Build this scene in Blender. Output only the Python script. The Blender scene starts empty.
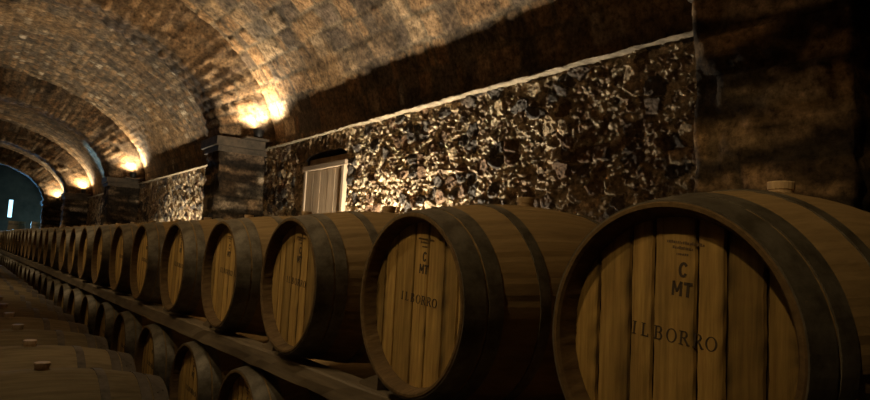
import bpy, bmesh, math, random
import numpy as np
from mathutils import Vector, Matrix
random.seed(7)
PI = math.pi
scene = bpy.context.scene
COL = scene.collection
R = math.radians

# ------------------------------------------------------------------ numbers of the place (metres, floor z=0, hall along +Y)
CAM_Z = 1.30
XF = 1.13             # faces of the right hand barrels
BL = 0.976             # barrel length
RB, RE = 0.342, 0.28   # bilge / end radius
RREST = 0.3128         # radius where a barrel lies on its rails
UP_Z = 1.157
RAIL_TOP = UP_Z - RREST
RAIL_BOT = RAIL_TOP - 0.0845
LOW_Z = RAIL_BOT - RREST
BOT_TOP = LOW_Z - RREST
SP = 0.907
Y0 = 0.772
XW = 2.75             # right wall
LEDGE = 2.44
PIERS = [(0.867, 1.411), (7.134, 7.60), (13.577, 14.04), (19.65, 20.1), (25.1, 25.55)]
YEND = 30.6
YBACK = -4.0
XP = 2.24             # pier faces

# ------------------------------------------------------------------ helpers
def link(o):
    COL.objects.link(o)
    return o

def setp(o, label=None, cat=None, group=None, kind=None):
    if label: o['label'] = label
    if cat: o['category'] = cat
    if group: o['group'] = group
    if kind: o['kind'] = kind
    return o

def empty(name, loc=(0, 0, 0), rz=0.0):
    o = bpy.data.objects.new(name, None)
    o.empty_display_size = 0.2
    o.location = loc
    o.rotation_euler = (0, 0, rz)
    return link(o)

def mesh_obj(name, verts, faces, mat, parent=None, smooth=False, mats=None):
    me = bpy.data.meshes.new(name)
    me.from_pydata([tuple(v) for v in verts], [], [tuple(f) for f in faces])
    me.update()
    if mats:
        for m in mats: me.materials.append(m)
    elif mat: me.materials.append(mat)
    if smooth:
        me.polygons.foreach_set('use_smooth', [True] * len(me.polygons))
    o = bpy.data.objects.new(name, me)
    o.parent = parent
    return link(o)

class MB:
    def __init__(s): s.v, s.f = [], []
    def add(s, vs, fs):
        b = len(s.v); s.v += [tuple(v) for v in vs]; s.f += [tuple(i + b for i in f) for f in fs]
    def box(s, x0, x1, y0, y1, z0, z1):
        vs = [(x, y, z) for z in (z0, z1) for y in (y0, y1) for x in (x0, x1)]
        s.add(vs, [(0, 2, 3, 1), (4, 5, 7, 6), (0, 1, 5, 4), (2, 6, 7, 3), (0, 4, 6, 2), (1, 3, 7, 5)])
    def lathe_x(s, prof, n, closed=False, rfun=None):
        """profile [(x, r)] turned about the x axis"""
        m = len(prof); vs = []
        for (x, r) in prof:
            for k in range(n):
                a = 2 * PI * k / n
                rr = r + (rfun(k, x) if rfun else 0)
                vs.append((x, rr * math.sin(a), rr * math.cos(a)))
        fs = []
        rng = m if closed else m - 1
        for i in range(rng):
            j = (i + 1) % m
            for k in range(n):
                l = (k + 1) % n
                fs.append((i * n + k, i * n + l, j * n + l, j * n + k))
        s.add(vs, fs)
    def lathe_z(s, prof, n, cx=0, cy=0, caps=True):
        m = len(prof); vs = []
        for (r, z) in prof:
            for k in range(n):
                a = 2 * PI * k / n
                vs.append((cx + r * math.cos(a), cy + r * math.sin(a), z))
        fs = []
        for i in range(m - 1):
            for k in range(n):
                l = (k + 1) % n
                fs.append((i * n + k, i * n + l, (i + 1) * n + l, (i + 1) * n + k))
        if caps:
            fs.append(tuple(reversed(range(n)))); fs.append(tuple((m - 1) * n + k for k in range(n)))
        s.add(vs, fs)
    def build(s, name, mat, parent=None, smooth=False, bevel=0):
        o = mesh_obj(name, s.v, s.f, mat, parent, smooth)
        bm = bmesh.new(); bm.from_mesh(o.data)
        bmesh.ops.recalc_face_normals(bm, faces=bm.faces)
        if bevel:
            bmesh.ops.bevel(bm, geom=list(bm.edges), offset=bevel, segments=2, affect='EDGES', profile=0.6)
        bm.to_mesh(o.data); bm.free()
        return o

# ------------------------------------------------------------------ numpy noise
def hsh(i, j, k=0):
    v = np.sin(i * 127.1 + j * 311.7 + k * 74.7) * 43758.5453
    return v - np.floor(v)

def vn(s, t, seed=0):
    i, j = np.floor(s), np.floor(t); f, g = s - i, t - j
    f = f * f * (3 - 2 * f); g = g * g * (3 - 2 * g)
    return ((hsh(i, j, seed) * (1 - f) + hsh(i + 1, j, seed) * f) * (1 - g)
            + (hsh(i, j + 1, seed) * (1 - f) + hsh(i + 1, j + 1, seed) * f) * g)

def fbm(s, t, o=4, seed=0):
    a, r, n = 0.5, 0.0, 0.0
    for k in range(o):
        r = r + a * vn(s * 2 ** k + 3.1 * k, t * 2 ** k + 1.7 * k, seed + k); n += a; a *= 0.55
    return r / n

def worley(s, t, seed=0):
    """nearest stone: distance, second distance, cell id, offset from its centre"""
    i0, j0 = np.floor(s), np.floor(t)
    d1 = np.full(s.shape, 9.0); d2 = np.full(s.shape, 9.0)
    ci = np.zeros(s.shape); cj = np.zeros(s.shape); ds = np.zeros(s.shape); dt = np.zeros(s.shape)
    for a in (-1, 0, 1):
        for b in (-1, 0, 1):
            i, j = i0 + a, j0 + b
            x = i + 0.12 + 0.76 * hsh(i, j, seed) - s; y = j + 0.12 + 0.76 * hsh(i, j, seed + 5) - t
            d = np.sqrt(x * x + y * y)
            n = d < d1
            d2 = np.where(n, d1, np.minimum(d2, d))
            ci = np.where(n, i, ci); cj = np.where(n, j, cj); ds = np.where(n, -x, ds); dt = np.where(n, -y, dt)
            d1 = np.where(n, d, d1)
    return d1, d2, ci, cj, ds, dt

def sstep(a, b, x):
    t = np.clip((x - a) / (b - a), 0, 1); return t * t * (3 - 2 * t)

def lerp3(c0, c1, t): return c0 + (c1 - c0) * t[..., None]
def A(*c): return np.array(c, dtype=float)

def rubble(s, t, seed=0, amp=1.0):
    """rough-cast rubble: height and the stones' own colours"""
    ws = s + 0.05 * (fbm(s * 6, t * 6, 3, seed) - .5); wt = t + 0.05 * (fbm(s * 6 + 9, t * 6, 3, seed + 3) - .5)
    h = np.zeros(s.shape)
    d1, d2, ci, cj, ds, dt = worley(ws / 0.12, wt / 0.09, seed)
    e = sstep(0.03, 0.16, d2 - d1 - .25 * (fbm(s * 30, t * 30, 2, seed + 9) - .5))
    r1 = hsh(ci, cj, seed + 11)
    big = e * (0.004 + 0.018 * r1) + e * (ds * (hsh(ci, cj, 2) - .5) + dt * (hsh(ci, cj, 3) - .5)) * 0.05
    isbig = (hsh(ci, cj, seed + 19) > 0.54)
    h += np.where(isbig, big, 0.0)
    D1, D2, Ci, Cj, Ds, Dt = worley(ws / 0.043, wt / 0.036, seed + 31)
    e2 = sstep(0.0, 0.22, D2 - D1 - .2 * (fbm(s * 60, t * 60, 2, seed + 19) - .5))
    mid = e2 * 0.014 * hsh(Ci, Cj, seed + 7) ** 1.4 + e2 * (Ds * (hsh(Ci, Cj, 4) - .5) + Dt * (hsh(Ci, Cj, 5) - .5)) * 0.030
    h += np.where(isbig, 0.15, 1.0) * mid
    E1, E2, Ei, Ej, Es, Et = worley(ws / 0.021 + .3 * fbm(s * 40, t * 40, 2, 4), wt / 0.019, seed + 131)
    h += np.where(isbig, .3, 1.0) * sstep(.0, .3, E2 - E1) * (.007 * hsh(Ei, Ej, seed + 17) + .022 * (Es * (hsh(Ei, Ej, 8) - .5) + Et * (hsh(Ei, Ej, 9) - .5)))
    h += (fbm(s * 20, t * 20, 4, seed + 41) - .5) * 0.014
    h += (fbm(s * 70, t * 70, 2, seed + 45) - .5) * 0.008
    h += (fbm(s * 1.3, t * 1.6, 3, seed + 51) - .5) * 0.05
    tan, cream, grey, brown = A(.46, .36, .23), A(.66, .57, .42), A(.085, .074, .064), A(.16, .10, .06)
    q = hsh(Ci, Cj, seed + 61)
    c = lerp3(tan, cream, q); c = lerp3(c, brown, (hsh(Ci, Cj, seed + 63) > 0.68) * .8)
    qb = hsh(ci, cj, seed + 65)
    cb = lerp3(lerp3(grey, tan, (qb > .55) * 1.0), brown, (qb > .8) * 1.0)
    c = np.where((isbig & (e > .15))[..., None], cb, c)
    c *= (0.35 + 1.3 * fbm(s * 22, t * 22, 4, seed + 71))[..., None]
    c = lerp3(c, A(.20, .115, .055), 0.45 * sstep(.52, .72, fbm(s * 1.1, t * 0.7, 4, seed + 81)))
    return h * amp, c

def brick(s, t, course, length, seed=0, warm=0.5, rough=1.0, groove=.008):
    """coursed masonry: s runs along the course, t across the courses"""
    t2 = t + 0.35 * course * (fbm(s * 1.7, t * 1.7, 2, seed) - .5) + .1 * course * (fbm(s * 9, t * 9, 2, seed + 2) - .5)
    row = np.floor(t2 / course); ft = t2 / course - row
    ln = length * (0.75 + 0.6 * hsh(row, row * 0 + 3, seed))
    s2 = s + hsh(row, row * 0, seed + 1) * length * 3 + .08 * length * (fbm(s * 6 + row, t * 7, 2, seed + 4) - .5)
    jit = s2 / ln; col = np.floor(jit); fs = jit - col
    # uneven block lengths
    cut = 0.3 + 0.4 * hsh(col, row, seed + 9); split = hsh(col, row, seed + 8) > .55
    sub = np.where(split & (fs > cut), 1, 0)
    fs2 = np.where(split, np.where(sub == 1, (fs - cut) / (1 - cut), fs / cut), fs)
    lnb = np.where(split, np.where(sub == 1, (1 - cut), cut), 1) * ln
    ed = np.minimum(np.minimum(fs2, 1 - fs2) * lnb, np.minimum(ft, 1 - ft) * course)
    idr = hsh(col * 2 + sub, row, seed + 21)
    e = sstep(0.0, 0.016, ed - 0.003 - .012 * fbm(s * 14, t * 14, 2, seed + 91))
    h = e * groove + e * 0.017 * rough * (idr - .5) + (fbm(s * 16, t * 16, 5, seed + 31) - .5) * 0.034 * rough
    h += e * rough * 0.05 * ((fs2 - .5) * (hsh(col, row, 6 + seed) - .5) * lnb + (ft - .5) * course * (hsh(col, row, 7 + seed) - .5))
    h += (fbm(s * 1.1, t * 1.1, 3, seed + 33) - .5) * .04 * rough
    a, b, g, d = A(.36, .225, .115), A(.40, .31, .20), A(.10, .09, .08), A(.70, .60, .45)
    q = hsh(col * 2 + sub, row, seed + 41)
    c = lerp3(b, a, np.clip(q * 1.2 * warm + .3 * warm, 0, 1))
    c = lerp3(c, g, (hsh(col * 2 + sub, row, seed + 43) > .72) * .75)
    c = lerp3(c, d, (hsh(col * 2 + sub, row, seed + 45) > .93) * .8)
    c = lerp3(A(.20, .155, .10), c, e)
    c *= (.70 + .6 * hsh(col * 2 + sub, row, seed + 47))[..., None]
    n1 = fbm(s * 0.9, t * 0.9, 4, seed + 51); n2 = fbm(s * 5, t * 5, 4, seed + 53); n3 = fbm(s * 2.3, t * 1.3, 4, seed + 55)
    c = lerp3(c, A(.12, .085, .055), .75 * sstep(.52, .70, n3))
    c = lerp3(c, A(.46, .28, .12), .5 * warm * sstep(.50, .68, n1))
    c *= (0.30 + 1.1 * n2 + 1.1 * (fbm(s * 24, t * 24, 3, seed + 57) - .5))[..., None]
    return h, c

def grid(P, N, hc, name, mat, parent=None, keep=None, flip=False):
    """P (n,m,3) points, N (n,m,3) normals; hc = height, colour"""
    h, c = hc
    n, m = P.shape[:2]
    V = (P + N * h[..., None]).reshape(-1, 3)
    idx = np.arange(n * m).reshape(n, m)
    q = np.stack([idx[:-1, :-1], idx[1:, :-1], idx[1:, 1:], idx[:-1, 1:]], -1)
    if flip: q = q[..., ::-1]
    if keep is not None: q = q[keep]
    q = q.reshape(-1, 4)
    me = bpy.data.meshes.new(name)
    me.vertices.add(len(V)); me.vertices.foreach_set('co', V.astype(np.float32).ravel())
    me.loops.add(q.size); me.loops.foreach_set('vertex_index', q.astype(np.int32).ravel())
    me.polygons.add(len(q)); me.polygons.foreach_set('loop_start', np.arange(0, q.size, 4, dtype=np.int32))
    me.update(calc_edges=True); me.validate()
    at = me.attributes.new('stone', 'FLOAT_COLOR', 'POINT')
    at.data.foreach_set('color', np.concatenate([np.clip(c, 0, 1).reshape(-1, 3), np.ones((n * m, 1))], 1).astype(np.float32).ravel())
    me.materials.append(mat)
    o = bpy.data.objects.new(name, me); o.parent = parent
    return link(o)

def lin(a, b, step): return np.linspace(a, b, max(2, int(round(abs(b - a) / step)) + 1))

# ------------------------------------------------------------------ materials
def new_mat(name):
    m = bpy.data.materials.new(name); m.use_nodes = True
    nt = m.node_tree; nt.nodes.clear()
    out = nt.nodes.new('ShaderNodeOutputMaterial'); b = nt.nodes.new('ShaderNodeBsdfPrincipled')
    nt.links.new(b.outputs[0], out.inputs[0])
    return m, nt, b

def nd(nt, t, **kw):
    n = nt.nodes.new(t)
    for k, v in kw.items(): setattr(n, k, v)
    return n

def ramp(nt, fac, stops):
    n = nt.nodes.new('ShaderNodeValToRGB'); e = n.color_ramp.elements
    while len(e) < len(stops): e.new(0.5)
    for i, (p, c) in enumerate(stops):
        e[i].position = p; e[i].color = (*c, 1) if len(c) == 3 else c
    nt.links.new(fac, n.inputs[0]); return n.outputs[0]

def mixc(nt, fac, a, b, mode='MIX'):
    n = nt.nodes.new('ShaderNodeMix'); n.data_type = 'RGBA'; n.blend_type = mode
    for s, v in ((n.inputs[0], fac), (n.inputs[6], a), (n.inputs[7], b)):
        if isinstance(v, bpy.types.NodeSocket): nt.links.new(v, s)
        elif isinstance(v, (int, float)): s.default_value = v
        else: s.default_value = (*v, 1)
    return n.outputs[2]

def noise(nt, vec, scale, detail=4, rough=.6):
    n = nt.nodes.new('ShaderNodeTexNoise'); n.inputs['Scale'].default_value = scale
    n.inputs['Detail'].default_value = detail; n.inputs['Roughness'].default_value = rough
    if vec is not None: nt.links.new(vec, n.inputs['Vector'])
    return n.outputs['Fac']

def mapping(nt, vec, scale=(1, 1, 1), loc=(0, 0, 0)):
    n = nt.nodes.new('ShaderNodeMapping'); n.inputs['Scale'].default_value = scale; n.inputs['Location'].default_value = loc
    nt.links.new(vec, n.inputs['Vector']); return n.outputs[0]

def bump(nt, b, h, strength, dist):
    n = nt.nodes.new('ShaderNodeBump'); n.inputs['Strength'].default_value = strength; n.inputs['Distance'].default_value = dist
    nt.links.new(h, n.inputs['Height']); nt.links.new(n.outputs[0], b.inputs['Normal'])

def stone_mat(name, gain=(1, 1, 1), bscale=60, bstr=.5):
    m, nt, b = new_mat(name)
    at = nd(nt, 'ShaderNodeAttribute', attribute_name='stone')
    tc = nd(nt, 'ShaderNodeTexCoord').outputs['Object']
    n = noise(nt, tc, 32, 8, .72)
    v = ramp(nt, n, [(.34, (.30, .28, .26)), (.66, (1.5, 1.5, 1.5))])
    c = mixc(nt, 1.0, at.outputs['Color'], v, 'MULTIPLY'); c = mixc(nt, 1.0, c, gain, 'MULTIPLY')
    nt.links.new(c, b.inputs['Base Color'])
    b.inputs['Roughness'].default_value = .85
    b.inputs['Specular IOR Level'].default_value = .25
    bump(nt, b, noise(nt, tc, bscale, 8, .7), bstr, .012)
    return m

M = {}
M['rubble'] = stone_mat('rubble_wall_stone', (1, .97, .92), 80, 1.0)
M['vault'] = stone_mat('vault_masonry', (.66, .625, .585), 40, .8)
M['ashlar'] = stone_mat('pier_stone', (.80, .74, .66), 40, .7)

def plain_stone(name, c0, c1, scale=8):
    m, nt, b = new_mat(name)
    tc = nd(nt, 'ShaderNodeTexCoord').outputs['Object']
    n = noise(nt, tc, scale, 7, .65)
    nt.links.new(ramp(nt, n, [(.3, c0), (.7, c1)]), b.inputs['Base Color'])
    b.inputs['Roughness'].default_value = .85
    bump(nt, b, noise(nt, tc, scale * 5, 6, .7), .5, .012)
    return m
M['ledge'] = plain_stone('ledge_stone', (.10, .075, .045), (.30, .235, .15), 14)
M['impost'] = plain_stone('impost_stone', (.04, .032, .023), (.15, .11, .07), 9)
M['floor'] = plain_stone('floor_stone', (.055, .05, .045), (.12, .10, .08), 3)

def wood(name, dark, light, axis, stain=.6, grain=26, rough=.72, attr=False, rand=.25, spec=.3, dirt=(.03, .022, .014)):
    """axis = direction of the grain"""
    m, nt, b = new_mat(name)
    tc = nd(nt, 'ShaderNodeTexCoord').outputs['Object']
    oi = nd(nt, 'ShaderNodeObjectInfo')
    off = nd(nt, 'ShaderNodeVectorMath', operation='SCALE'); off.inputs[0].default_value = (7, 13, 5)
    nt.links.new(oi.outputs['Random'], off.inputs['Scale'])
    ad = nd(nt, 'ShaderNodeVectorMath', operation='ADD'); nt.links.new(tc, ad.inputs[0]); nt.links.new(off.outputs[0], ad.inputs[1])
    v = ad.outputs[0]
    sc = [1, 1, 1]; sc[axis] = .06
    g = noise(nt, mapping(nt, v, sc), grain * 2.2, 6, .65)
    sc2 = [1, 1, 1]; sc2[axis] = .25
    g2 = noise(nt, mapping(nt, v, sc2), 7, 5, .6)
    c = ramp(nt, g, [(.28, dark), (.72, light)])
    if attr:
        at = nd(nt, 'ShaderNodeAttribute', attribute_name='board')
        c = mixc(nt, 1.0, c, at.outputs['Color'], 'MULTIPLY')
    st = ramp(nt, g2, [(.48, (0, 0, 0)), (.72, (1, 1, 1))])
    f = nd(nt, 'ShaderNodeMath', operation='MULTIPLY'); nt.links.new(st, f.inputs[0]); f.inputs[1].default_value = stain
    c = mixc(nt, f.outputs[0], c, dirt)
    rr = nd(nt, 'ShaderNodeMapRange'); nt.links.new(oi.outputs['Random'], rr.inputs[0])
    rr.inputs[3].default_value = 1 - rand; rr.inputs[4].default_value = 1 + rand * .5
    cc = nd(nt, 'ShaderNodeVectorMath', operation='SCALE'); nt.links.new(c, cc.inputs[0]); nt.links.new(rr.outputs[0], cc.inputs['Scale'])
    nt.links.new(cc.outputs[0], b.inputs['Base Color'])
    b.inputs['Roughness'].default_value = rough
    b.inputs['Specular IOR Level'].default_value = spec
    bump(nt, b, g, .35, .003)
    return m
M['stave'] = wood('oak_staves', (.20, .125, .052), (.29, .185, .078), 0, .35, 26, .8, spec=.15)
M['dusty'] = wood('dusty_grey_staves', (.14, .10, .052), (.23, .17, .09), 0, .4, 26, .9, spec=.1)
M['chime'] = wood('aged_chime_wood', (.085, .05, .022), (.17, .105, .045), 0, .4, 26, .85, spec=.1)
M['head'] = wood('oak_head_boards', (.27, .155, .038), (.60, .37, .105), 2, .40, 34, .7, attr=True, rand=.22)
M['bung'] = wood('bung_wood', (.34, .22, .11), (.52, .36, .19), 2, .2)
M['rail'] = wood('rail_timber', (.085, .06, .034), (.205, .148, .085), 1, .55, 18, .5, spec=.5)
M['door'] = wood('weathered_door_wood', (.28, .19, .11), (.58, .44, .29), 2, .45, 20, .8)
M['frame'] = wood('door_frame_wood', (.24, .17, .11), (.46, .36, .25), 2, .3, 18, .8)
M['lintel'] = wood('lintel_wood', (.16, .11, .07), (.36, .27, .18), 1, .35, 18, .8)
M['vat'] = wood('vat_staves', (.20, .14, .08), (.38, .28, .16), 2, .3)

def metal(name, c0, c1, rough=.55, metallic=.75):
    m, nt, b = new_mat(name)
    tc = nd(nt, 'ShaderNodeTexCoord').outputs['Object']
    n = noise(nt, tc, 14, 6, .7)
    nt.links.new(ramp(nt, n, [(.35, c0), (.65, c1)]), b.inputs['Base Color'])
    b.inputs['Metallic'].default_value = metallic; b.inputs['Roughness'].default_value = rough
    bump(nt, b, noise(nt, tc, 60, 4, .6), .2, .002)
    return m
M['hoop'] = metal('galvanised_hoop', (.085, .066, .042), (.20, .165, .115), .55, .55)
M['dull_hoop'] = metal('dull_dusty_hoop', (.06, .045, .03), (.13, .10, .07), .75, .3)
M['iron'] = metal('dark_iron', (.03, .03, .03), (.06, .055, .05), .5, .8)

m, nt, b = new_mat('black_stamp_ink')
b.inputs['Base Color'].default_value = (.05, .03, .014, 1); b.inputs['Roughness'].default_value = .8; M['ink'] = m
m, nt, b = new_mat('faded_stamp_ink')
b.inputs['Base Color'].default_value = (.12, .07, .03, 1); b.inputs['Roughness'].default_value = .8; M['faded'] = m

def emit(name, col, s):
    m = bpy.data.materials.new(name); m.use_nodes = True; nt = m.node_tree; nt.nodes.clear()
    o = nt.nodes.new('ShaderNodeOutputMaterial'); e = nt.nodes.new('ShaderNodeEmission')
    e.inputs[0].default_value = (*col, 1); e.inputs[1].default_value = s
    nt.links.new(e.outputs[0], o.inputs[0]); return m
M['lens'] = emit('lamp_lens_glow', (1, .78, .42), 14)
M['daylight'] = emit('daylight_pane', (.42, .80, 1.0), 2.2)

# ------------------------------------------------------------------ barrel prototype (axis = local x, front head at -x, bung up)
def rad(x):                       # outer stave radius
    return RB - (RB - RE) * (2 * x / BL) ** 2

NST = 30
def make_barrel(name, var=0, wood_m='stave', hoop_m='hoop'):
    root = empty(name)
    h = BL / 2; dep = 0.046; n = NST * 4
    prof = [(x, rad(x)) for x in np.linspace(-h + .004, h - .004, 21)]
    prof = [(-h + dep + .014, RE - .032), (-h + dep - .001, RE - .026), (-h + .006, RE - .016), (-h, RE - .011), (-h, RE - .003)] + prof + \
           [(h, RE - .003), (h, RE - .011), (h - .006, RE - .016), (h - dep + .001, RE - .026), (h - dep - .014, RE - .032)]
    rnd = [random.uniform(-.0005, .0005) for _ in range(NST)]
    def rf(k, x):
        if abs(x) > h - .03 or abs(x) < .01 - h: return 0
        return (-.0018 if k % 4 == 0 else 0) + rnd[k // 4] * (1 if k % 4 else 0)
    mb = MB(); mb.lathe_x(prof, n, rfun=rf)
    o = mb.build('staves', M[wood_m], root, smooth=False)
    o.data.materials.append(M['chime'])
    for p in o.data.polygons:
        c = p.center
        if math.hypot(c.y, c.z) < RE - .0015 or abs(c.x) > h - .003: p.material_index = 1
    # the two heads: boards with dark joints, each board's own shade in an attribute
    widths = [[.075, .095, .062, .11, .068, .085, .070], [.06, .07, .11, .08, .09, .075, .06], [.08, .06, .085, .09, .07, .10, .065]][var]
    for side in (-1, 1):
        vs, fs, cs = [], [], []
        rr = RE - .027
        y = -rr; rg = random.Random((5 if side < 0 else 9) + var * 31)
        k = 0; xf = side * (h - dep)
        tot = sum(widths); sc = 2 * rr / tot
        seq = ([1.0, .86, 1.08, 1.05, 1.0, .52, .62], [.55, .95, .8, 1.08, 1.0, .75, .95], [.8, 1.05, .7, 1.0, 1.08, .6, .95])[var] if side < 0 else [.9, 1, .8, .95, 1.05, .9, 1]
        # local +y is away from the camera when the front head faces -x, so boards are listed from the far edge
        y = rr
        for w, shade in zip(widths, seq):
            w *= sc; ya, yb = y, y - w; y = yb
            g = .0021 if rg.random() < .55 else .0010
            nz = 24
            wst = rg.uniform(.008, .016)
            cols = [yb + g, yb + g + .003, yb + g + wst, (ya + yb) / 2, ya - g - wst, ya - g - .003, ya - g]
            lift = [-.006, 0, 0, rg.uniform(-.001, .001), 0, 0, -.006]
            ph = rg.uniform(0, 6); base = len(vs)
            sb = [rg.choice((.15, .35, .7, .85)), rg.choice((.15, .4, .75, .9))]
            for zi in range(nz + 1):
                tz = zi / nz * 2 - 1
                for ci, yy in enumerate(cols):
                    wob = .0008 * math.sin(tz * 7 + k * 2) + .0006 * math.sin(tz * 23 + k * 5 + ci)
                    yc = yy + (wob if ci != 3 else 0)
                    yc = max(-rr + 1e-4, min(rr - 1e-4, yc))
                    hz = math.sqrt(max(1e-6, rr * rr - yc * yc))
                    vs.append((xf + side * lift[ci], yc, tz * hz))
                    f = shade * rg.uniform(.96, 1.04)
                    q = sb[0] if ci < 3 else sb[1]
                    if ci != 3:
                        wave = .5 + .5 * math.sin(tz * 5 + ph + ci) * math.sin(tz * 11 + 2 * ph)
                        dk = q + (1 - q) * wave
                        f *= dk if ci in (0, 1, 5, 6) else .5 + .5 * dk
                    cs.append((f, f * rg.uniform(.95, 1.0), f * .96, 1))
            for zi in range(nz):
                for ci in range(6):
                    a = base + zi * 7 + ci
                    fq = (a, a + 7, a + 8, a + 1)
                    fs.append(fq if side > 0 else fq[::-1])
            k += 1
        # backing that closes the joints
        nb = 48; base = len(vs)
        for q in range(nb):
            vs.append((xf - side * .012, (RE - .026) * math.cos(2 * PI * q / nb), (RE - .026) * math.sin(2 * PI * q / nb))); cs.append((.12, .10, .08, 1))
        fs.append(tuple(range(base, base + nb)) if side > 0 else tuple(reversed(range(base, base + nb))))
        o = mesh_obj('barrel_head', vs, fs, M['head'], root)
        at = o.data.attributes.new('board', 'FLOAT_COLOR', 'POINT')
        at.data.foreach_set('color', np.array(cs, dtype=np.float32).ravel())
        if side < 0: front = o
    # steel hoops
    for (a, w) in ((0.003, .066), (.078, .046), (.250, .038)):
        for side in (-1, 1):
            x0 = h - a; x1 = h - a - w
            t = .0028
            pr = [(side * x0, rad(x0) - .004), (side * x0, rad(x0) + t), (side * (x0 + x1) / 2, rad((x0 + x1) / 2) + t + .0004), (side * x1, rad(x1) + t), (side * x1, rad(x1) - .004)]
            mb = MB(); mb.lathe_x(pr, 96)
            for dx, da in ((.3, .0), (.7, .06)):          # rivets of the overlap
                xx = x0 + (x1 - x0) * dx; ang = 0.5 + 6 * a + da
                c = Vector((side * xx, (rad(xx) + t) * math.sin(ang), (rad(xx) + t) * math.cos(ang)))
                nrm = Vector((0, math.sin(ang), math.cos(ang))); tg = Vector((0, math.cos(ang), -math.sin(ang))); ax = Vector((1, 0, 0))
                ring = [c + (tg * math.cos(p) + ax * math.sin(p)) * .006 for p in np.linspace(0, 2 * PI, 8, endpoint=False)]
                top = [c + nrm * .003 + (tg * math.cos(p) + ax * math.sin(p)) * .004 for p in np.linspace(0, 2 * PI, 8, endpoint=False)]
                mb.add(ring + top, [(i, (i + 1) % 8, 8 + (i + 1) % 8, 8 + i) for i in range(8)] + [tuple(range(8, 16))])
            o = mb.build('hoop', M[hoop_m], root, smooth=False)
    mb = MB(); mb.lathe_z([(.027, RB - .006), (.0285, RB + .010), (.0305, RB + .012), (.0315, RB + .028), (.030, RB + .031)], 20)
    mb.build('bung', M['bung'], root)
    return root, front

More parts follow.
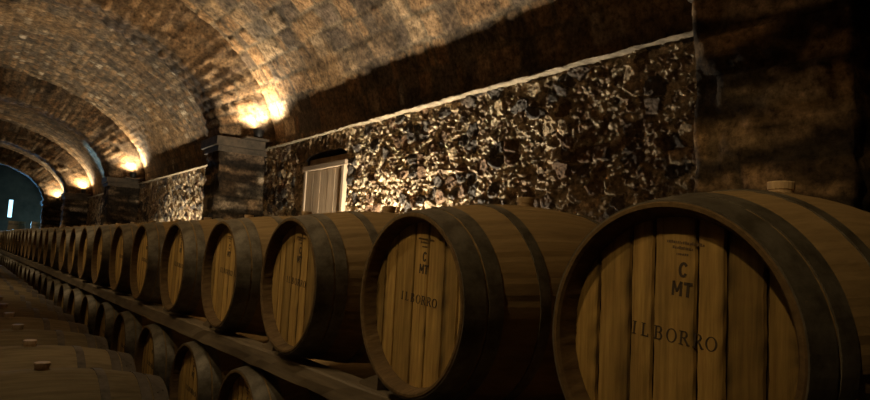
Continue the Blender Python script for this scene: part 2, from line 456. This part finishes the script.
# ---- lettering, made of little flat strokes on the front head (looking at it: right = local -y)
def letters(root, head):
    S = MB(); F = MB(); T = MB(); U = MB()
    xs = -(BL / 2 - .046)
    def quad(B, pts, th=.0012):
        n = len(pts); ca, sa = math.cos(R(-4)), math.sin(R(-4))
        pts = [(p[0], p[1] - .012) for p in pts]
        pts = [(p[0] * ca - p[1] * sa, p[0] * sa + p[1] * ca) for p in pts]
        vs = [(xs - th, -p[0], p[1]) for p in pts] + [(xs + .0005, -p[0], p[1]) for p in pts]
        fs = [tuple(range(n)), tuple(reversed(range(n, 2 * n)))] + [(i, (i + 1) % n, n + (i + 1) % n, n + i) for i in range(n)]
        B.add(vs, fs)
    def rect(B, x0, y0, x1, y1): quad(B, [(x0, y0), (x1, y0), (x1, y1), (x0, y1)])
    def stroke(B, a, b_, w):
        dx, dy = b_[0] - a[0], b_[1] - a[1]; l = math.hypot(dx, dy); nx, ny = -dy / l * w / 2, dx / l * w / 2
        quad(B, [(a[0] + nx, a[1] + ny), (b_[0] + nx, b_[1] + ny), (b_[0] - nx, b_[1] - ny), (a[0] - nx, a[1] - ny)])
    def arc(B, cx, cy, rx, ry, a0, a1, wv, wh, n=18):
        """ring whose stroke is wv thick at the sides and wh at top and bottom"""
        for k in range(n):
            p, q = a0 + (a1 - a0) * k / n, a0 + (a1 - a0) * (k + 1) / n
            o = [(cx + rx * math.cos(t), cy + ry * math.sin(t)) for t in (p, q)]
            i = [(cx + (rx - wv) * math.cos(t), cy + (ry - wh) * math.sin(t)) for t in (q, p)]
            quad(B, o + i)
    def serif_letter(B, ch, x, y, h):
        st, th, sf = .15 * h, .06 * h, .10 * h
        def stem(x0): 
            rect(B, x0, y, x0 + st, y + h); rect(B, x0 - sf, y, x0 + st + sf, y + th); rect(B, x0 - sf, y + h - th, x0 + st + sf, y + h)
        if ch == 'I': stem(x)
        elif ch == 'L':
            stem(x); rect(B, x, y, x + .55 * h, y + th); rect(B, x + .50 * h, y, x + .55 * h, y + .22 * h)
        elif ch == 'O': arc(B, x + .42 * h, y + h / 2, .45 * h, .52 * h, 0, 2 * PI, st, th, 28)
        elif ch in 'BR':
            stem(x); hy = y + .52 * h
            xr = x + st
            rect(B, xr, y + h - th, xr + .18 * h, y + h); rect(B, xr, hy - th / 2, xr + .18 * h, hy + th / 2)
            arc(B, xr + .16 * h, (hy + y + h) / 2, .27 * h, (y + h - hy) / 2 + th / 4, -PI / 2, PI / 2, st, th, 12)
            if ch == 'B':
                rect(B, xr, y, xr + .2 * h, y + th)
                arc(B, xr + .18 * h, (y + hy) / 2, .32 * h, (hy - y) / 2 + th / 4, -PI / 2, PI / 2, st, th, 12)
            else:
                stroke(B, (xr + .15 * h, hy), (xr + .50 * h, y + .03 * h), st * .9); rect(B, xr + .40 * h, y, xr + .64 * h, y + th)
    hgt = .027
    for ch, x in zip('ILBORRO', (-.092, -.070, -.039, -.012, .019, .049, .074)):
        serif_letter(S, ch, x, .012, hgt)
    # stencilled C over MT
    cx = .014; cy = .146; w = .0072
    arc(T, cx, cy + .013, .0105, .0155, R(35), R(325), w * .85, w * .7, 20)
    y0 = .106; hh = .029
    rect(T, cx - .022, y0, cx - .0165, y0 + hh); rect(T, cx - .0045, y0, cx + .001, y0 + hh)
    stroke(T, (cx - .019, y0 + hh), (cx - .0108, y0 + .008), .0048); stroke(T, (cx - .0025, y0 + hh), (cx - .0108, y0 + .008), .0048)
    rect(T, cx + .0105, y0, cx + .0165, y0 + hh); rect(T, cx + .004, y0 + hh - .006, cx + .023, y0 + hh)
    # the cooper's faint stamp at the top: two lines of tiny worn marks and a short one, no longer legible
    rg = random.Random(3)
    for (yy, xa, xb, hgt2) in ((.211, -.028, .052, .0062), (.200, -.014, .032, .0062), (.188, -.004, .020, .005)):
        x = xa
        while x < xb:
            ww = rg.uniform(.0018, .004)
            rect(U, x, yy - (x - xa) * .03, x + ww, yy + hgt2 * rg.uniform(.6, 1) - (x - xa) * .03)
            x += ww + rg.uniform(.001, .002)
    S.build('lettering', M['ink'], head)['label'] = 'dark spaced capital lettering'
    T.build('stencil_mark', M['ink'], head)['label'] = 'black stencilled letters'
    U.build('maker_stamp', M['faded'], head)['label'] = 'small worn stamp in faint lines'

def copy_tree(o, parent=None):
    c = o.copy(); COL.objects.link(c); c.parent = parent
    for ch in list(o.children): copy_tree(ch, c)
    return c

protos = []
for v_ in range(3):
    p_, fh = make_barrel('oak_barrel', v_); letters(p_, fh); protos.append(p_)
keep_r = RB, RE
RB, RE = 0.345, 0.28                # the old fat-bellied barrels of the left row
fat, fh = make_barrel('oak_barrel', 1, 'dusty', 'dull_hoop'); letters(fat, fh)
RB, RE = keep_r
LEFT_Z = 0.395; LEFT_TOP = LEFT_Z - .3148

ONES = ['', 'first', 'second', 'third', 'fourth', 'fifth', 'sixth', 'seventh', 'eighth', 'ninth', 'tenth', 'eleventh', 'twelfth', 'thirteenth', 'fourteenth',
        'fifteenth', 'sixteenth', 'seventeenth', 'eighteenth', 'nineteenth']
def ordinal(n):
    if n < 20: return ONES[n]
    t = {2: 'twent', 3: 'thirt'}[n // 10]
    return t + 'ieth' if n % 10 == 0 else t + 'y-' + ONES[n % 10]

used = [0]
def place(x, y, z, rz, label, group, o=None):
    if o is None: o = protos[used[0]] if used[0] < 3 else copy_tree(protos[(used[0] * 7 + used[0] // 3) % 3])
    used[0] += 1
    o.location = (x, y, z); o.rotation_euler = (0, 0, rz)
    setp(o, label, 'barrel', group)
    return o

NUP = 30
rj = random.Random(11)
for k in range(NUP):
    if k == 0: lab = 'large oak barrel with lettered head, nearest the camera on the upper row'
    else: lab = f'oak wine barrel lying on the upper row, {ordinal(k + 1)} from the camera'
    if k == 0:
        place(XF + BL / 2, .786, UP_Z, 0, lab, 'oak barrels on the upper row'); continue
    place(XF + BL / 2 + (rj.uniform(-.008, .008) if k > 1 else 0), Y0 + SP * k, UP_Z, rj.uniform(-.008, .008) if k > 1 else 0, lab, 'oak barrels on the upper row')
for k in range(NUP - 1):
    place(XF + BL / 2 + rj.uniform(-.008, .008), Y0 + SP * (k + .5), LOW_Z, rj.uniform(-.008, .008),
          f'oak barrel in the lower row under the long timber rail, {ordinal(k + 1)} from the camera', 'oak barrels on the lower row')
NL = 33
SPL = .716; YL = 3.26; XL = .352
for k in range(NL):
    place(XL + rj.uniform(-.008, .008), YL + SPL * k, LEFT_Z, PI + rj.uniform(-.01, .01),
          ('oak barrel nearest the camera in the low row at left, pale bung on top' if k == 0 else
           f'oak barrel seen from its side in the low row at left, {ordinal(k + 1)} from the camera'), 'oak barrels on the left row', fat if k == 0 else copy_tree(fat))

# ------------------------------------------------------------------ rails
def rail(x0, x1, y0, y1, z0, z1, label, seed):
    rg = random.Random(seed)
    n = int((y1 - y0) / .12); vs = []; fs = []
    for i in range(n + 1):
        y = y0 + (y1 - y0) * i / n
        for (x, z) in ((x0, z0), (x1, z0), (x1, z1), (x1 - .01, z1), (x0 + .008, z1), (x0, z1 - .008), (x0, (z0 + z1) / 2)):
            j = .004 if x < x0 + .009 else 0
            vs.append((x + rg.uniform(-j, j), y, z + (rg.uniform(0, .004) if z < z1 and x < x0 + .01 else 0)))
    for i in range(n):
        for k in range(7):
            l = (k + 1) % 7
            fs.append((i * 7 + k, i * 7 + l, i * 7 + 7 + l, i * 7 + 7 + k))
    fs.append(tuple(range(7))); fs.append(tuple(reversed(range(n * 7, n * 7 + 7))))
    mb = MB(); mb.add(vs, fs); o = mb.build('timber_rail', M['rail'])
    setp(o, label, 'rail', None)
ye = Y0 + SP * NUP - .3
rail(XF + .035, XF + .125, .35, ye, RAIL_BOT, RAIL_TOP, 'long rough timber rail under the front ends of the upper barrels', 1)
rail(XF + BL - .125, XF + BL - .035, .35, ye, RAIL_BOT, RAIL_TOP, 'timber rail under the rear ends of the upper barrels, by the wall', 2)
rail(XF + .035, XF + .125, .35, ye, 0, BOT_TOP, 'floor timber under the front ends of the lower barrels', 3)
rail(XF + BL - .125, XF + BL - .035, .35, ye, 0, BOT_TOP, 'floor timber under the rear ends of the lower barrels', 4)
yl = YL + SPL * NL - .3
rail(XL + BL / 2 - .125, XL + BL / 2 - .035, 2.8, yl, 0, LEFT_TOP, 'floor timber under the aisle ends of the left barrels', 5)
rail(XL - BL / 2 + .035, XL - BL / 2 + .125, 2.8, yl, 0, LEFT_TOP, 'floor timber under the far left ends of the left barrels', 6)

# small wooden wedges on the rail between the upper barrels
wv = [(-.035, -.06, 0), (.035, -.06, 0), (.035, .06, 0), (-.035, .06, 0), (-.035, -.06, .012), (.035, -.06, .012), (.035, .06, .055), (-.035, .06, .055)]
wme = None
for k in range(12):
    if wme is None:
        mb = MB(); mb.add(wv, [(0, 1, 2, 3), (4, 5, 6, 7), (0, 1, 5, 4), (1, 2, 6, 5), (2, 3, 7, 6), (3, 0, 4, 7)])
        o = mb.build('wooden_wedge', M['rail']); wme = o
    else:
        o = wme.copy(); COL.objects.link(o)
    o.location = (XF + .10, Y0 + SP * k + .30, RAIL_TOP); o.rotation_euler = (0, 0, PI)
    setp(o, f'small wooden wedge on the rail behind the {ordinal(k + 1)} upper barrel from the camera', 'wedge', 'wedges on the rail')

# ------------------------------------------------------------------ right wall
AV, BV, ZV = 2.88, 1.86, 2.38         # vault ellipse
wall_r = setp(empty('wall_right', (XW, 0, 0)), kind='structure')
DY0, DY1, DZ, DA = 5.18, 6.03, 2.21, .06    # door opening
def door_top(y): return DZ + DA * np.sqrt(np.clip(1 - ((y - (DY0 + DY1) / 2) / ((DY1 - DY0) / 2)) ** 2, 0, 1))
def child_grid(P, N, hc, name, mat, parent, keep=None, flip=False):
    o = grid(P, N, hc, name, mat, None, keep, flip)
    o.parent = parent; o.matrix_parent_inverse = Matrix.Translation(-parent.location)
    return o
def wall_panel(y0, y1, step, seed, sx=1, zmin=0.0, door=False, parent=None, name='rubble_face', zs=None):
    ys = lin(y0, y1, step); z = lin(zmin, LEDGE + .02, step * .95)
    if zmin > .5: z = np.concatenate([[0.0, .4, .8], z])
    Y, Z = np.meshgrid(ys, z, indexing='ij')
    h, c = rubble(Y, Z, seed)
    P = np.stack([np.full(Y.shape, sx * (XW + .035)), Y, Z], -1); N = np.zeros(P.shape); N[..., 0] = -sx
    keep = None
    if door:
        yc = (Y[:-1, :-1] + Y[1:, 1:]) / 2; zc = (Z[:-1, :-1] + Z[1:, 1:]) / 2
        jag = .02 * (fbm(yc * 9, zc * 9, 2, 5) - .5)
        inside = (yc > DY0 + jag) & (yc < DY1 + jag) & (zc < door_top(yc) + jag)
        keep = ~inside
        d = np.minimum(np.minimum(np.abs(Y - DY0), np.abs(Y - DY1)), np.abs(Z - door_top(Y)))
        # squared stones set upright round the opening
        hb, cb = brick(Z * 1.0 + 3, Y, .075, .20, 77, .35)
        near = sstep(.24, .20, np.maximum(np.abs(Z - door_top(Y)) * (Z > DZ - .02), 9 * (Z <= DZ - .02))) * (Y > DY0 - .03) * (Y < DY1 + .25)
        h = h * (1 - near) + near * (hb + .022); c = c * (1 - near[..., None]) + cb * near[..., None]
    return child_grid(P, N, (h, c), name, M['rubble'], parent, keep, flip=(sx < 0))
wall_panel(PIERS[0][1] - .05, PIERS[1][0] + .05, .0075, 3, 1, 1.05, True, wall_r)
steps = [.02, .03, .04, .05, .05]
for i in range(1, 4): wall_panel(PIERS[i][1] - .05, PIERS[i + 1][0] + .05, steps[i - 1], 3 + i * 13, 1, .9, False, wall_r)
wall_panel(PIERS[4][1] - .05, YEND, .06, 97, 1, 0, False, wall_r)
wall_panel(YBACK, PIERS[0][0] + .05, .06, 99, 1, 0, False, wall_r)
# recess behind the door
mb = MB()
n = 24
loop = [(DY0, 0), (DY0, DZ)] + [(y, float(door_top(np.array(y)))) for y in np.linspace(DY0, DY1, n)] + [(DY1, DZ), (DY1, 0)]
vs = [(XW - .0 + .03, y, z) for y, z in loop] + [(XW + .32, y, z) for y, z in loop]; L = len(loop)
mb.add(vs, [(i, i + 1, L + i + 1, L + i) for i in range(L - 1)] + [tuple(range(L, 2 * L))])
o = mb.build('door_recess', M['floor'], None); o.parent = wall_r; o.matrix_parent_inverse = Matrix.Translation(-wall_r.location)

# ledges: a stone string course with a bevelled lip in every bay
def ledge(y0, y1, sx, parent, seed):
    rg = np.random.RandomState(seed)
    ys = lin(y0, y1, .05); prof = [(XW + .22, LEDGE - .015), (XW + .02, LEDGE - .015), (XW - .018, LEDGE - .010), (XW - .025, LEDGE - .003), (XW + .0, LEDGE + .006), (XW + .22, LEDGE + .09)]
    vs = []; m_ = len(prof)
    wob = np.cumsum(rg.uniform(-1, 1, len(ys))) * .0008; wob -= np.linspace(wob[0], wob[-1], len(ys))
    for i, y in enumerate(ys):
        for k, (x, z) in enumerate(prof):
            j = .005 if 1 < k < 4 else 0
            vs.append((sx * (x + rg.uniform(-j, j)), y, z + wob[i] + rg.uniform(-j, j) * .8))
    fs = [(i * m_ + k, i * m_ + k + 1, (i + 1) * m_ + k + 1, (i + 1) * m_ + k) for i in range(len(ys) - 1) for k in range(m_ - 1)]
    mb = MB(); mb.add(vs, fs); o = mb.build('ledge', M['ledge']); o.parent = parent; o.matrix_parent_inverse = Matrix.Translation(-parent.location)
wall_l = setp(empty('wall_left', (-XW, 0, 0)), kind='structure')
for i in range(0, 4):
    ledge(PIERS[i][1] - .05, PIERS[i + 1][0] + .05, 1, wall_r, i); ledge(PIERS[i][1] - .05, PIERS[i + 1][0] + .05, -1, wall_l, i + 20)
ledge(PIERS[4][1] - .05, YEND, 1, wall_r, 9); ledge(PIERS[4][1] - .05, YEND, -1, wall_l, 29)
ledge(YBACK, PIERS[0][0] + .05, 1, wall_r, 10); ledge(YBACK, PIERS[0][0] + .05, -1, wall_l, 30)
wall_panel(YBACK, YEND, .07, 201, -1, 0, False, wall_l)

# ------------------------------------------------------------------ vault
ceil = setp(empty('ceiling', (0, 0, ZV + BV)), kind='structure')
def vault(y0, y1, step, seed, course, length, half=(0, PI), name='vault_bay'):
    # arc from the right springing over the crown to the left
    ts = np.linspace(0, PI, 2000); X = AV * np.cos(ts); Zt = BV * np.sin(ts)
    lo = min(-.02, LEDGE - .06 - ZV)               # a short upright stretch between the ledge and the springing
    ts = np.concatenate([[0], ts, [PI]]); X = np.concatenate([[AV], X, [-AV]]); Zt = np.concatenate([[lo], Zt, [lo]])
    kk = np.arange(len(ts))
    s = np.concatenate([[0], np.cumsum(np.hypot(np.diff(X), np.diff(Zt)))])
    sR = s[-1] / 2
    su = np.concatenate([lin(0, sR + .4, step), lin(sR + .4, s[-1], .06)[1:]])
    t = np.interp(su, s, ts)
    ys = lin(y0, y1, step)
    Yg, T = np.meshgrid(ys, t, indexing='ij'); _, S = np.meshgrid(ys, su, indexing='ij')
    _, PX = np.meshgrid(ys, np.interp(su, s, X), indexing='ij'); _, PZ = np.meshgrid(ys, np.interp(su, s, Zt), indexing='ij')
    P = np.stack([PX, Yg, ZV + PZ], -1)
    N = np.stack([-np.cos(T) / AV, 0 * T, -np.sin(T) / BV], -1); N /= np.linalg.norm(N, axis=-1, keepdims=True)
    h, c = brick(Yg, S + .03, course, length, seed, 1.0 if seed == 5 else .8, 1.0)
    h *= sstep(.35, .9, S) * .75 + .25
    return child_grid(P, N, (h, c), name, M['vault'], ceil)
vault(PIERS[0][1] - .1, PIERS[1][0] + .1, .02, 5, .21, .34)
vault(PIERS[1][1] - .1, PIERS[2][0] + .1, .026, 15, .105, .24)
vault(PIERS[2][1] - .1, PIERS[3][0] + .1, .045, 25, .11, .26)
vault(PIERS[3][1] - .1, PIERS[4][0] + .1, .05, 35, .11, .26)
vault(PIERS[4][1] - .1, YEND, .06, 45, .12, .26)
vault(YBACK, PIERS[0][0] + .1, .06, 65, .2, .34)

# ------------------------------------------------------------------ piers, imposts and transverse arches
AA, BA, ZA = 2.24, 1.34, 2.425
def arch_piece(y0, y1, step, seed, parent):
    ts = np.linspace(0, PI, 2000); X = AA * np.cos(ts); Zt = BA * np.sin(ts)
    s = np.concatenate([[0], np.cumsum(np.hypot(np.diff(X), np.diff(Zt)))])
    su = np.concatenate([lin(0, s[-1] / 2 + .4, step), lin(s[-1] / 2 + .4, s[-1], .07)[1:]]); t = np.interp(su, s, ts)
    # across: near face (outside in), soffit, far face
    dep = .72
    a = lin(0, dep, step); bw = lin(0, y1 - y0, step)
    q = np.concatenate([a - dep, bw[1:], (y1 - y0) + a[1:]])
    T, Q = np.meshgrid(t, q, indexing='ij'); S, _ = np.meshgrid(su, q, indexing='ij')
    w = y1 - y0
    out = np.where(Q < 0, -Q, np.where(Q > w, Q - w, 0.0)); Yg = y0 + np.clip(Q, 0, w)
    nx, nz = np.cos(T) / AA, np.sin(T) / BA; l = np.hypot(nx, nz); nx /= l; nz /= l
    P = np.stack([AA * np.cos(T) + nx * out, Yg, ZA + BA * np.sin(T) + nz * out], -1)
    N = np.where((Q < 0)[..., None], np.array([0, -1.0, 0]), np.where((Q > w)[..., None], np.array([0, 1.0, 0]), np.stack([-nx, 0 * nx, -nz], -1)))
    edge = np.minimum(np.abs(Q), np.abs(Q - w)) < step * .6
    N = np.where(edge[..., None], np.stack([-nx, np.where(Q < w / 2, -1.0, 1.0), -nz], -1) * .7, N)
    # voussoirs: courses run along the width, so t = arc
    h, c = brick(Q + seed, S, .10, .36, seed, .75, 1.3, .014); c = c * A(.80, .76, .72)
    return child_grid(P, N, (h, c), 'arch_ring', M['vault'], parent)

def pier_piece(y0, y1, sx, step, seed, parent):
    zt = 2.47
    dx = XW + .06 - XP
    q = np.concatenate([lin(0, dx, step), dx + lin(0, y1 - y0, step)[1:], dx + (y1 - y0) + lin(0, dx, step)[1:]])
    z = lin(.0, zt, step) if step > .03 else np.concatenate([[0, .4, .8], lin(1.0, zt, step)])
    Q, Z = np.meshgrid(q, z, indexing='ij'); w = y1 - y0
    X = np.where(Q < dx, XW + .06 - Q, np.where(Q > dx + w, XP + (Q - dx - w), XP)); Y = y0 + np.clip(Q - dx, 0, w)
    P = np.stack([sx * X, Y, Z], -1)
    N = np.where((Q < dx)[..., None], np.array([0, -1.0, 0]), np.where((Q > dx + w)[..., None], np.array([0, 1.0, 0]), np.array([-sx * 1.0, 0, 0])))
    h, c = brick(Q + seed * .7, Z, .17, .42, seed, .55, 1.5, .012)
    h += .05 * (fbm(Q * 5, Z * 7, 4, seed + 3) - .5)
    c = c * (.25 + 1.3 * sstep(.45, .68, fbm(Q * 3.0 + seed, Z * 13, 4, seed + 5)))[..., None]
    return child_grid(P, N, (h, c), 'pier', M['ashlar'], parent, flip=(sx < 0))

def impost(y0, y1, sx, parent):
    mb = MB()
    for (p, z0, z1) in ((.03, 2.35, 2.41), (.06, 2.41, 2.51)):
        a, b_ = sorted((sx * (XP - p), sx * (XW + .05)))
        mb.box(a, b_, y0 - p, y1 + p, z0, z1)
    a, b_ = sorted((sx * (XP + .22), sx * (XW + .05))); mb.box(a, b_, y0 - .17, y0 + .05, 2.51, 2.53)
    o = mb.build('impost', M['impost'], None, bevel=.008)
    o.parent = parent; o.matrix_parent_inverse = Matrix.Translation(-parent.location)

pst = [.02, .022, .035, .045, .05, .06]
for i, (y0, y1) in enumerate(PIERS):
    root = setp(empty(f'trim_{i + 1}', (0, (y0 + y1) / 2, 0)), kind='structure')
    arch_piece(y0, y1, max(.025, pst[i]), 11 + i * 17, root)
    pier_piece(y0, y1, 1, pst[i], 7 + i * 19, root)
    pier_piece(y0, y1, -1, .06, 8 + i * 19, root)
    impost(y0, y1, 1, root); impost(y0, y1, -1, root)

# ------------------------------------------------------------------ floor and the two end walls
mb = MB(); mb.box(-XW - .6, XW + .6, YBACK - .5, YEND + .5, -.12, 0)
setp(mb.build('floor', M['floor']), kind='structure')
WX0, WX1, WZ0, WZ1 = 1.517, 1.715, 2.0, 2.75
mb = MB()
for bx in ((-XW - .5, WX0, YEND, YEND + .4, 0, 4.6), (WX1, XW + .5, YEND, YEND + .4, 0, 4.6), (WX0, WX1, YEND, YEND + .4, 0, WZ0), (WX0, WX1, YEND, YEND + .4, WZ1, 4.6)): mb.box(*bx)
setp(mb.build('wall_end', M['floor']), kind='structure')
mb = MB(); mb.box(-XW - .5, XW + .5, YBACK - .3, YBACK, 0, 4.6); setp(mb.build('wall_back', M['ledge']), kind='structure')
win = setp(empty('window_1', ((WX0 + WX1) / 2, YEND, WZ0)), kind='structure')
def under(o, root): o.parent = root; o.matrix_parent_inverse = Matrix.Translation(-root.location); return o
mb = MB()
for bx in ((WX0, WX0 + .03, YEND + .05, YEND + .10, WZ0, WZ1), (WX1 - .03, WX1, YEND + .05, YEND + .10, WZ0, WZ1), (WX0, WX1, YEND + .05, YEND + .10, WZ0, WZ0 + .03), (WX0, WX1, YEND + .05, YEND + .10, WZ1 - .03, WZ1)): mb.box(*bx)
under(mb.build('window_frame', M['iron']), win)
mb = MB(); mb.box(WX0 + .02, WX1 - .02, YEND + .07, YEND + .08, WZ0 + .02, WZ1 - .02); under(mb.build('pane', M['daylight']), win)

# ------------------------------------------------------------------ the door in the wall
door = setp(empty('door_1', (XW, (DY0 + DY1) / 2, 0)), kind='structure')
XD = XW + .025
mb = MB()
ly0, ly1, lz = DY0 + .05, DY1 - .05, 2.085
w = (ly1 - ly0) / 5; rg = random.Random(4)
for k in range(5): mb.box(XD - .015 + rg.uniform(-.003, .003), XD + .03, ly0 + w * k + .003, ly0 + w * (k + 1) - .003, .02, lz)
under(mb.build('door_leaf', M['door'], bevel=.003), door)
mb = MB(); mb.box(XD - .035, XD + .07, DY0 + .0, DY0 + .048, 0, lz + .02); mb.box(XD - .03, XD + .07, DY1 - .048, DY1, 0, lz + .02)
under(mb.build('door_jamb', M['frame'], bevel=.006), door)
mb = MB(); mb.box(XD - .04, XD + .07, DY0 - .02, DY1 + .02, lz + .005, lz + .060)
under(mb.build('door_lintel', M['lintel'], bevel=.008), door)
mb = MB(); mb.box(XD + .03, XD + .10, DY0, DY1, lz + .060, lz + .13)
under(mb.build('transom_board', M['door'], bevel=.004), door)

# ------------------------------------------------------------------ two tall wooden vats standing beyond the barrels
def vat(x, y, rb, rt, h, label):
    root = empty('wooden_vat', (x, y, 0)); setp(root, label, 'vat', 'vats at the far end')
    def rr(z): return rb + (rt - rb) * z / h + .02 * math.sin(PI * z / h)
    mb = MB(); mb.lathe_z([(rr(z) , z) for z in np.linspace(0, h, 12)] + [(rt - .03, h), (rt - .03, h - .05)], 40, caps=True); mb.build('staves', M['vat'], root)
    for z in (.12, .5, 1.0, h - .35, h - .12):
        mb = MB(); mb.lathe_z([(rr(z) - .01, z - .025), (rr(z - .025) + .004, z - .025), (rr(z + .025) + .004, z + .025), (rr(z) - .01, z + .025)], 40, caps=False); mb.build('hoop', M['hoop'], root)
    mb = MB(); mb.lathe_z([(rt - .032, h - .06), (rt - .032, h - .03)], 40); mb.build('lid', M['vat'], root)
vat(1.79, 29.0, .33, .27, 1.86, 'tall tapered wooden vat beyond the last barrels, below the end window')
vat(2.43, 29.0, .22, .19, 1.88, 'narrower wooden vat at the far end beside the stone pier')

# ------------------------------------------------------------------ lamps
def light(kind, name, loc, energy, col, target=None, **kw):
    d = bpy.data.lights.new(name, kind); d.energy = energy; d.color = col
    for k, v in kw.items(): setattr(d, k, v)
    o = bpy.data.objects.new(name, d); o.location = loc
    if target is not None:
        o.rotation_euler = (Vector(target) - Vector(loc)).to_track_quat('-Z', 'Y').to_euler()
    return link(o)

WARM = (1.0, .80, .52)
WARM2 = (1.0, .66, .30)
nm = ['nearest the door', 'second from the camera', 'third from the camera', 'fourth from the camera']
def uplight(x, y, z, label, e):
    root = empty('wall_uplight', (x, y, z)); setp(root, label, 'lamp', 'uplights on the piers')
    mb = MB(); mb.lathe_z([(.045, .012), (.055, .05), (.06, .10), (.056, .10), (.05, .07)], 20); mb.build('lamp_housing', M['iron'], root)
    mb = MB(); mb.lathe_z([(.048, .068), (.048, .078)], 20); mb.build('lens', M['lens'], root)
    mb = MB(); mb.lathe_z([(.05, 0), (.05, .012)], 20); mb.build('base', M['iron'], root)
    light('SPOT', 'uplight_beam', (x, y, z + .12), e, WARM, (x - .25, y - .05, z + 1.5), spot_size=R(150), spot_blend=.8, shadow_soft_size=.04)
for i in range(1, 5):
    y0 = PIERS[i][0]
    uplight(XW - .13, y0 - .10, 2.53, f'small uplight glowing on a stone pier below the vault, {nm[i - 1]}', 150)
for i in range(0, 5):                      # added unseen fill high along the left wall, no fixtures built
    y0 = PIERS[i][0]
    light('SPOT', 'left_upper_fill', (-XW + .20, y0 - .12, 2.80), 34, WARM, (-XP + .5, y0, 4.2), spot_size=R(150), spot_blend=.8, shadow_soft_size=.05)

def floodlight(y, z, e, label):
    x = 2.58
    root = empty('floodlight', (x, y, 0)); setp(root, label, 'lamp', 'floodlights behind the barrels')
    mb = MB(); mb.lathe_z([(.07, 0), (.07, .02), (.015, .03), (.015, z - .12)], 16); mb.build('stand', M['iron'], root)
    mb = MB(); mb.lathe_z([(.03, z - .13), (.06, z - .10), (.065, z - .03), (.06, z - .03), (.05, z - .06)], 20); mb.build('lamp_housing', M['iron'], root)
    mb = MB(); mb.lathe_z([(.05, z - .065), (.05, z - .055)], 20); mb.build('lens', M['lens'], root)
    light('SPOT', 'floodlight_beam', (x, y, z), e, (1.0, .86, .64), (x + .02, y, z + 2), spot_size=R(155), spot_blend=.8, shadow_soft_size=.05)
floodlight(4.3, .66, 600, 'floodlight on the floor behind the upper barrels, washing the rubble wall beside the door')
floodlight(10.1, .66, 460, 'floodlight behind the barrels washing the second stretch of wall')
floodlight(16.5, .66, 70, 'floodlight behind the barrels washing the third stretch of wall')

for y_ in (4.3, 10.1, 16.5):                 # added unseen fill, bounced off the left wall
    light('SPOT', 'left_lower_fill', (-2.56, y_, .66), 60, (1.0, .86, .64), (-2.54, y_, 3), spot_size=R(150), spot_blend=.8, shadow_soft_size=.05)
# ceiling spots over the aisle that rake down the barrel heads
for k in range(25):
    y = .35 + 1.15 * k
    light('SPOT', 'aisle_spot', (-.75, y, 3.57), 92, (1.0, .74, .38), (1.2, y, 1.70), spot_size=R(37), spot_blend=.9, shadow_soft_size=.05)
light('SPOT', 'overhead_fill', (.9, 28.6, 3.6), 60, (1.0, .80, .55), (2.0, 29.1, 1.5), spot_size=R(70), spot_blend=.9, shadow_soft_size=.08)  # unseen overhead spot added to brighten the vats
for k in range(5):                          # dim overhead spots added to brighten the low row
    light('SPOT', 'overhead_fill', (-.1, 2.9 + 5.8 * k, 3.6), 72, (1.0, .80, .50), (.2, 2.9 + 5.8 * k, 0), spot_size=R(100), spot_blend=.9, shadow_soft_size=.08)
# daylight from the end window, plus added blue spots at left, no opening built
light('AREA', 'window_daylight', ((WX0 + WX1) / 2, YEND - .02, (WZ0 + WZ1) / 2), 240, (.22, .58, 1.0), ((WX0 + WX1) / 2 - .4, 0, 1.2), shape='RECTANGLE', size=.28, size_y=.84)
light('SPOT', 'left_blue_fill', (-2.5, 15.2, 2.4), 4000, (.22, .55, 1.0), (2.6, 17.2, 3.1), spot_size=R(13), spot_blend=.8, shadow_soft_size=.1)
light('SPOT', 'left_blue_fill', (-2.5, 20.6, 2.3), 1500, (.22, .55, 1.0), (2.65, 23.5, 2.5), spot_size=R(9), spot_blend=.8, shadow_soft_size=.1)

w = bpy.data.worlds.new('cellar_air'); scene.world = w; w.use_nodes = True
w.node_tree.nodes['Background'].inputs[0].default_value = (.010, .008, .006, 1); w.node_tree.nodes['Background'].inputs[1].default_value = 1.0

# ------------------------------------------------------------------ camera
cd = bpy.data.cameras.new('camera'); cam = bpy.data.objects.new('camera', cd); link(cam)
cd.sensor_width = 36; cd.lens = 652.1 / 870 * 36; cd.clip_start = .02
cam.location = (0, 0, CAM_Z); cam.rotation_euler = (Matrix.Rotation(-R(36.02), 3, 'Z') @ Matrix.Rotation(R(90 + 5.09), 3, 'X') @ Matrix.Rotation(R(3), 3, 'Z')).to_euler()
scene.camera = cam
vs_ = scene.view_settings
scene.display_settings.display_device = 'sRGB'
vs_.view_transform = 'Standard'; vs_.look = 'None'; vs_.exposure = 0; vs_.gamma = 1; vs_.use_curve_mapping = False
scene.cycles.max_bounces = 6
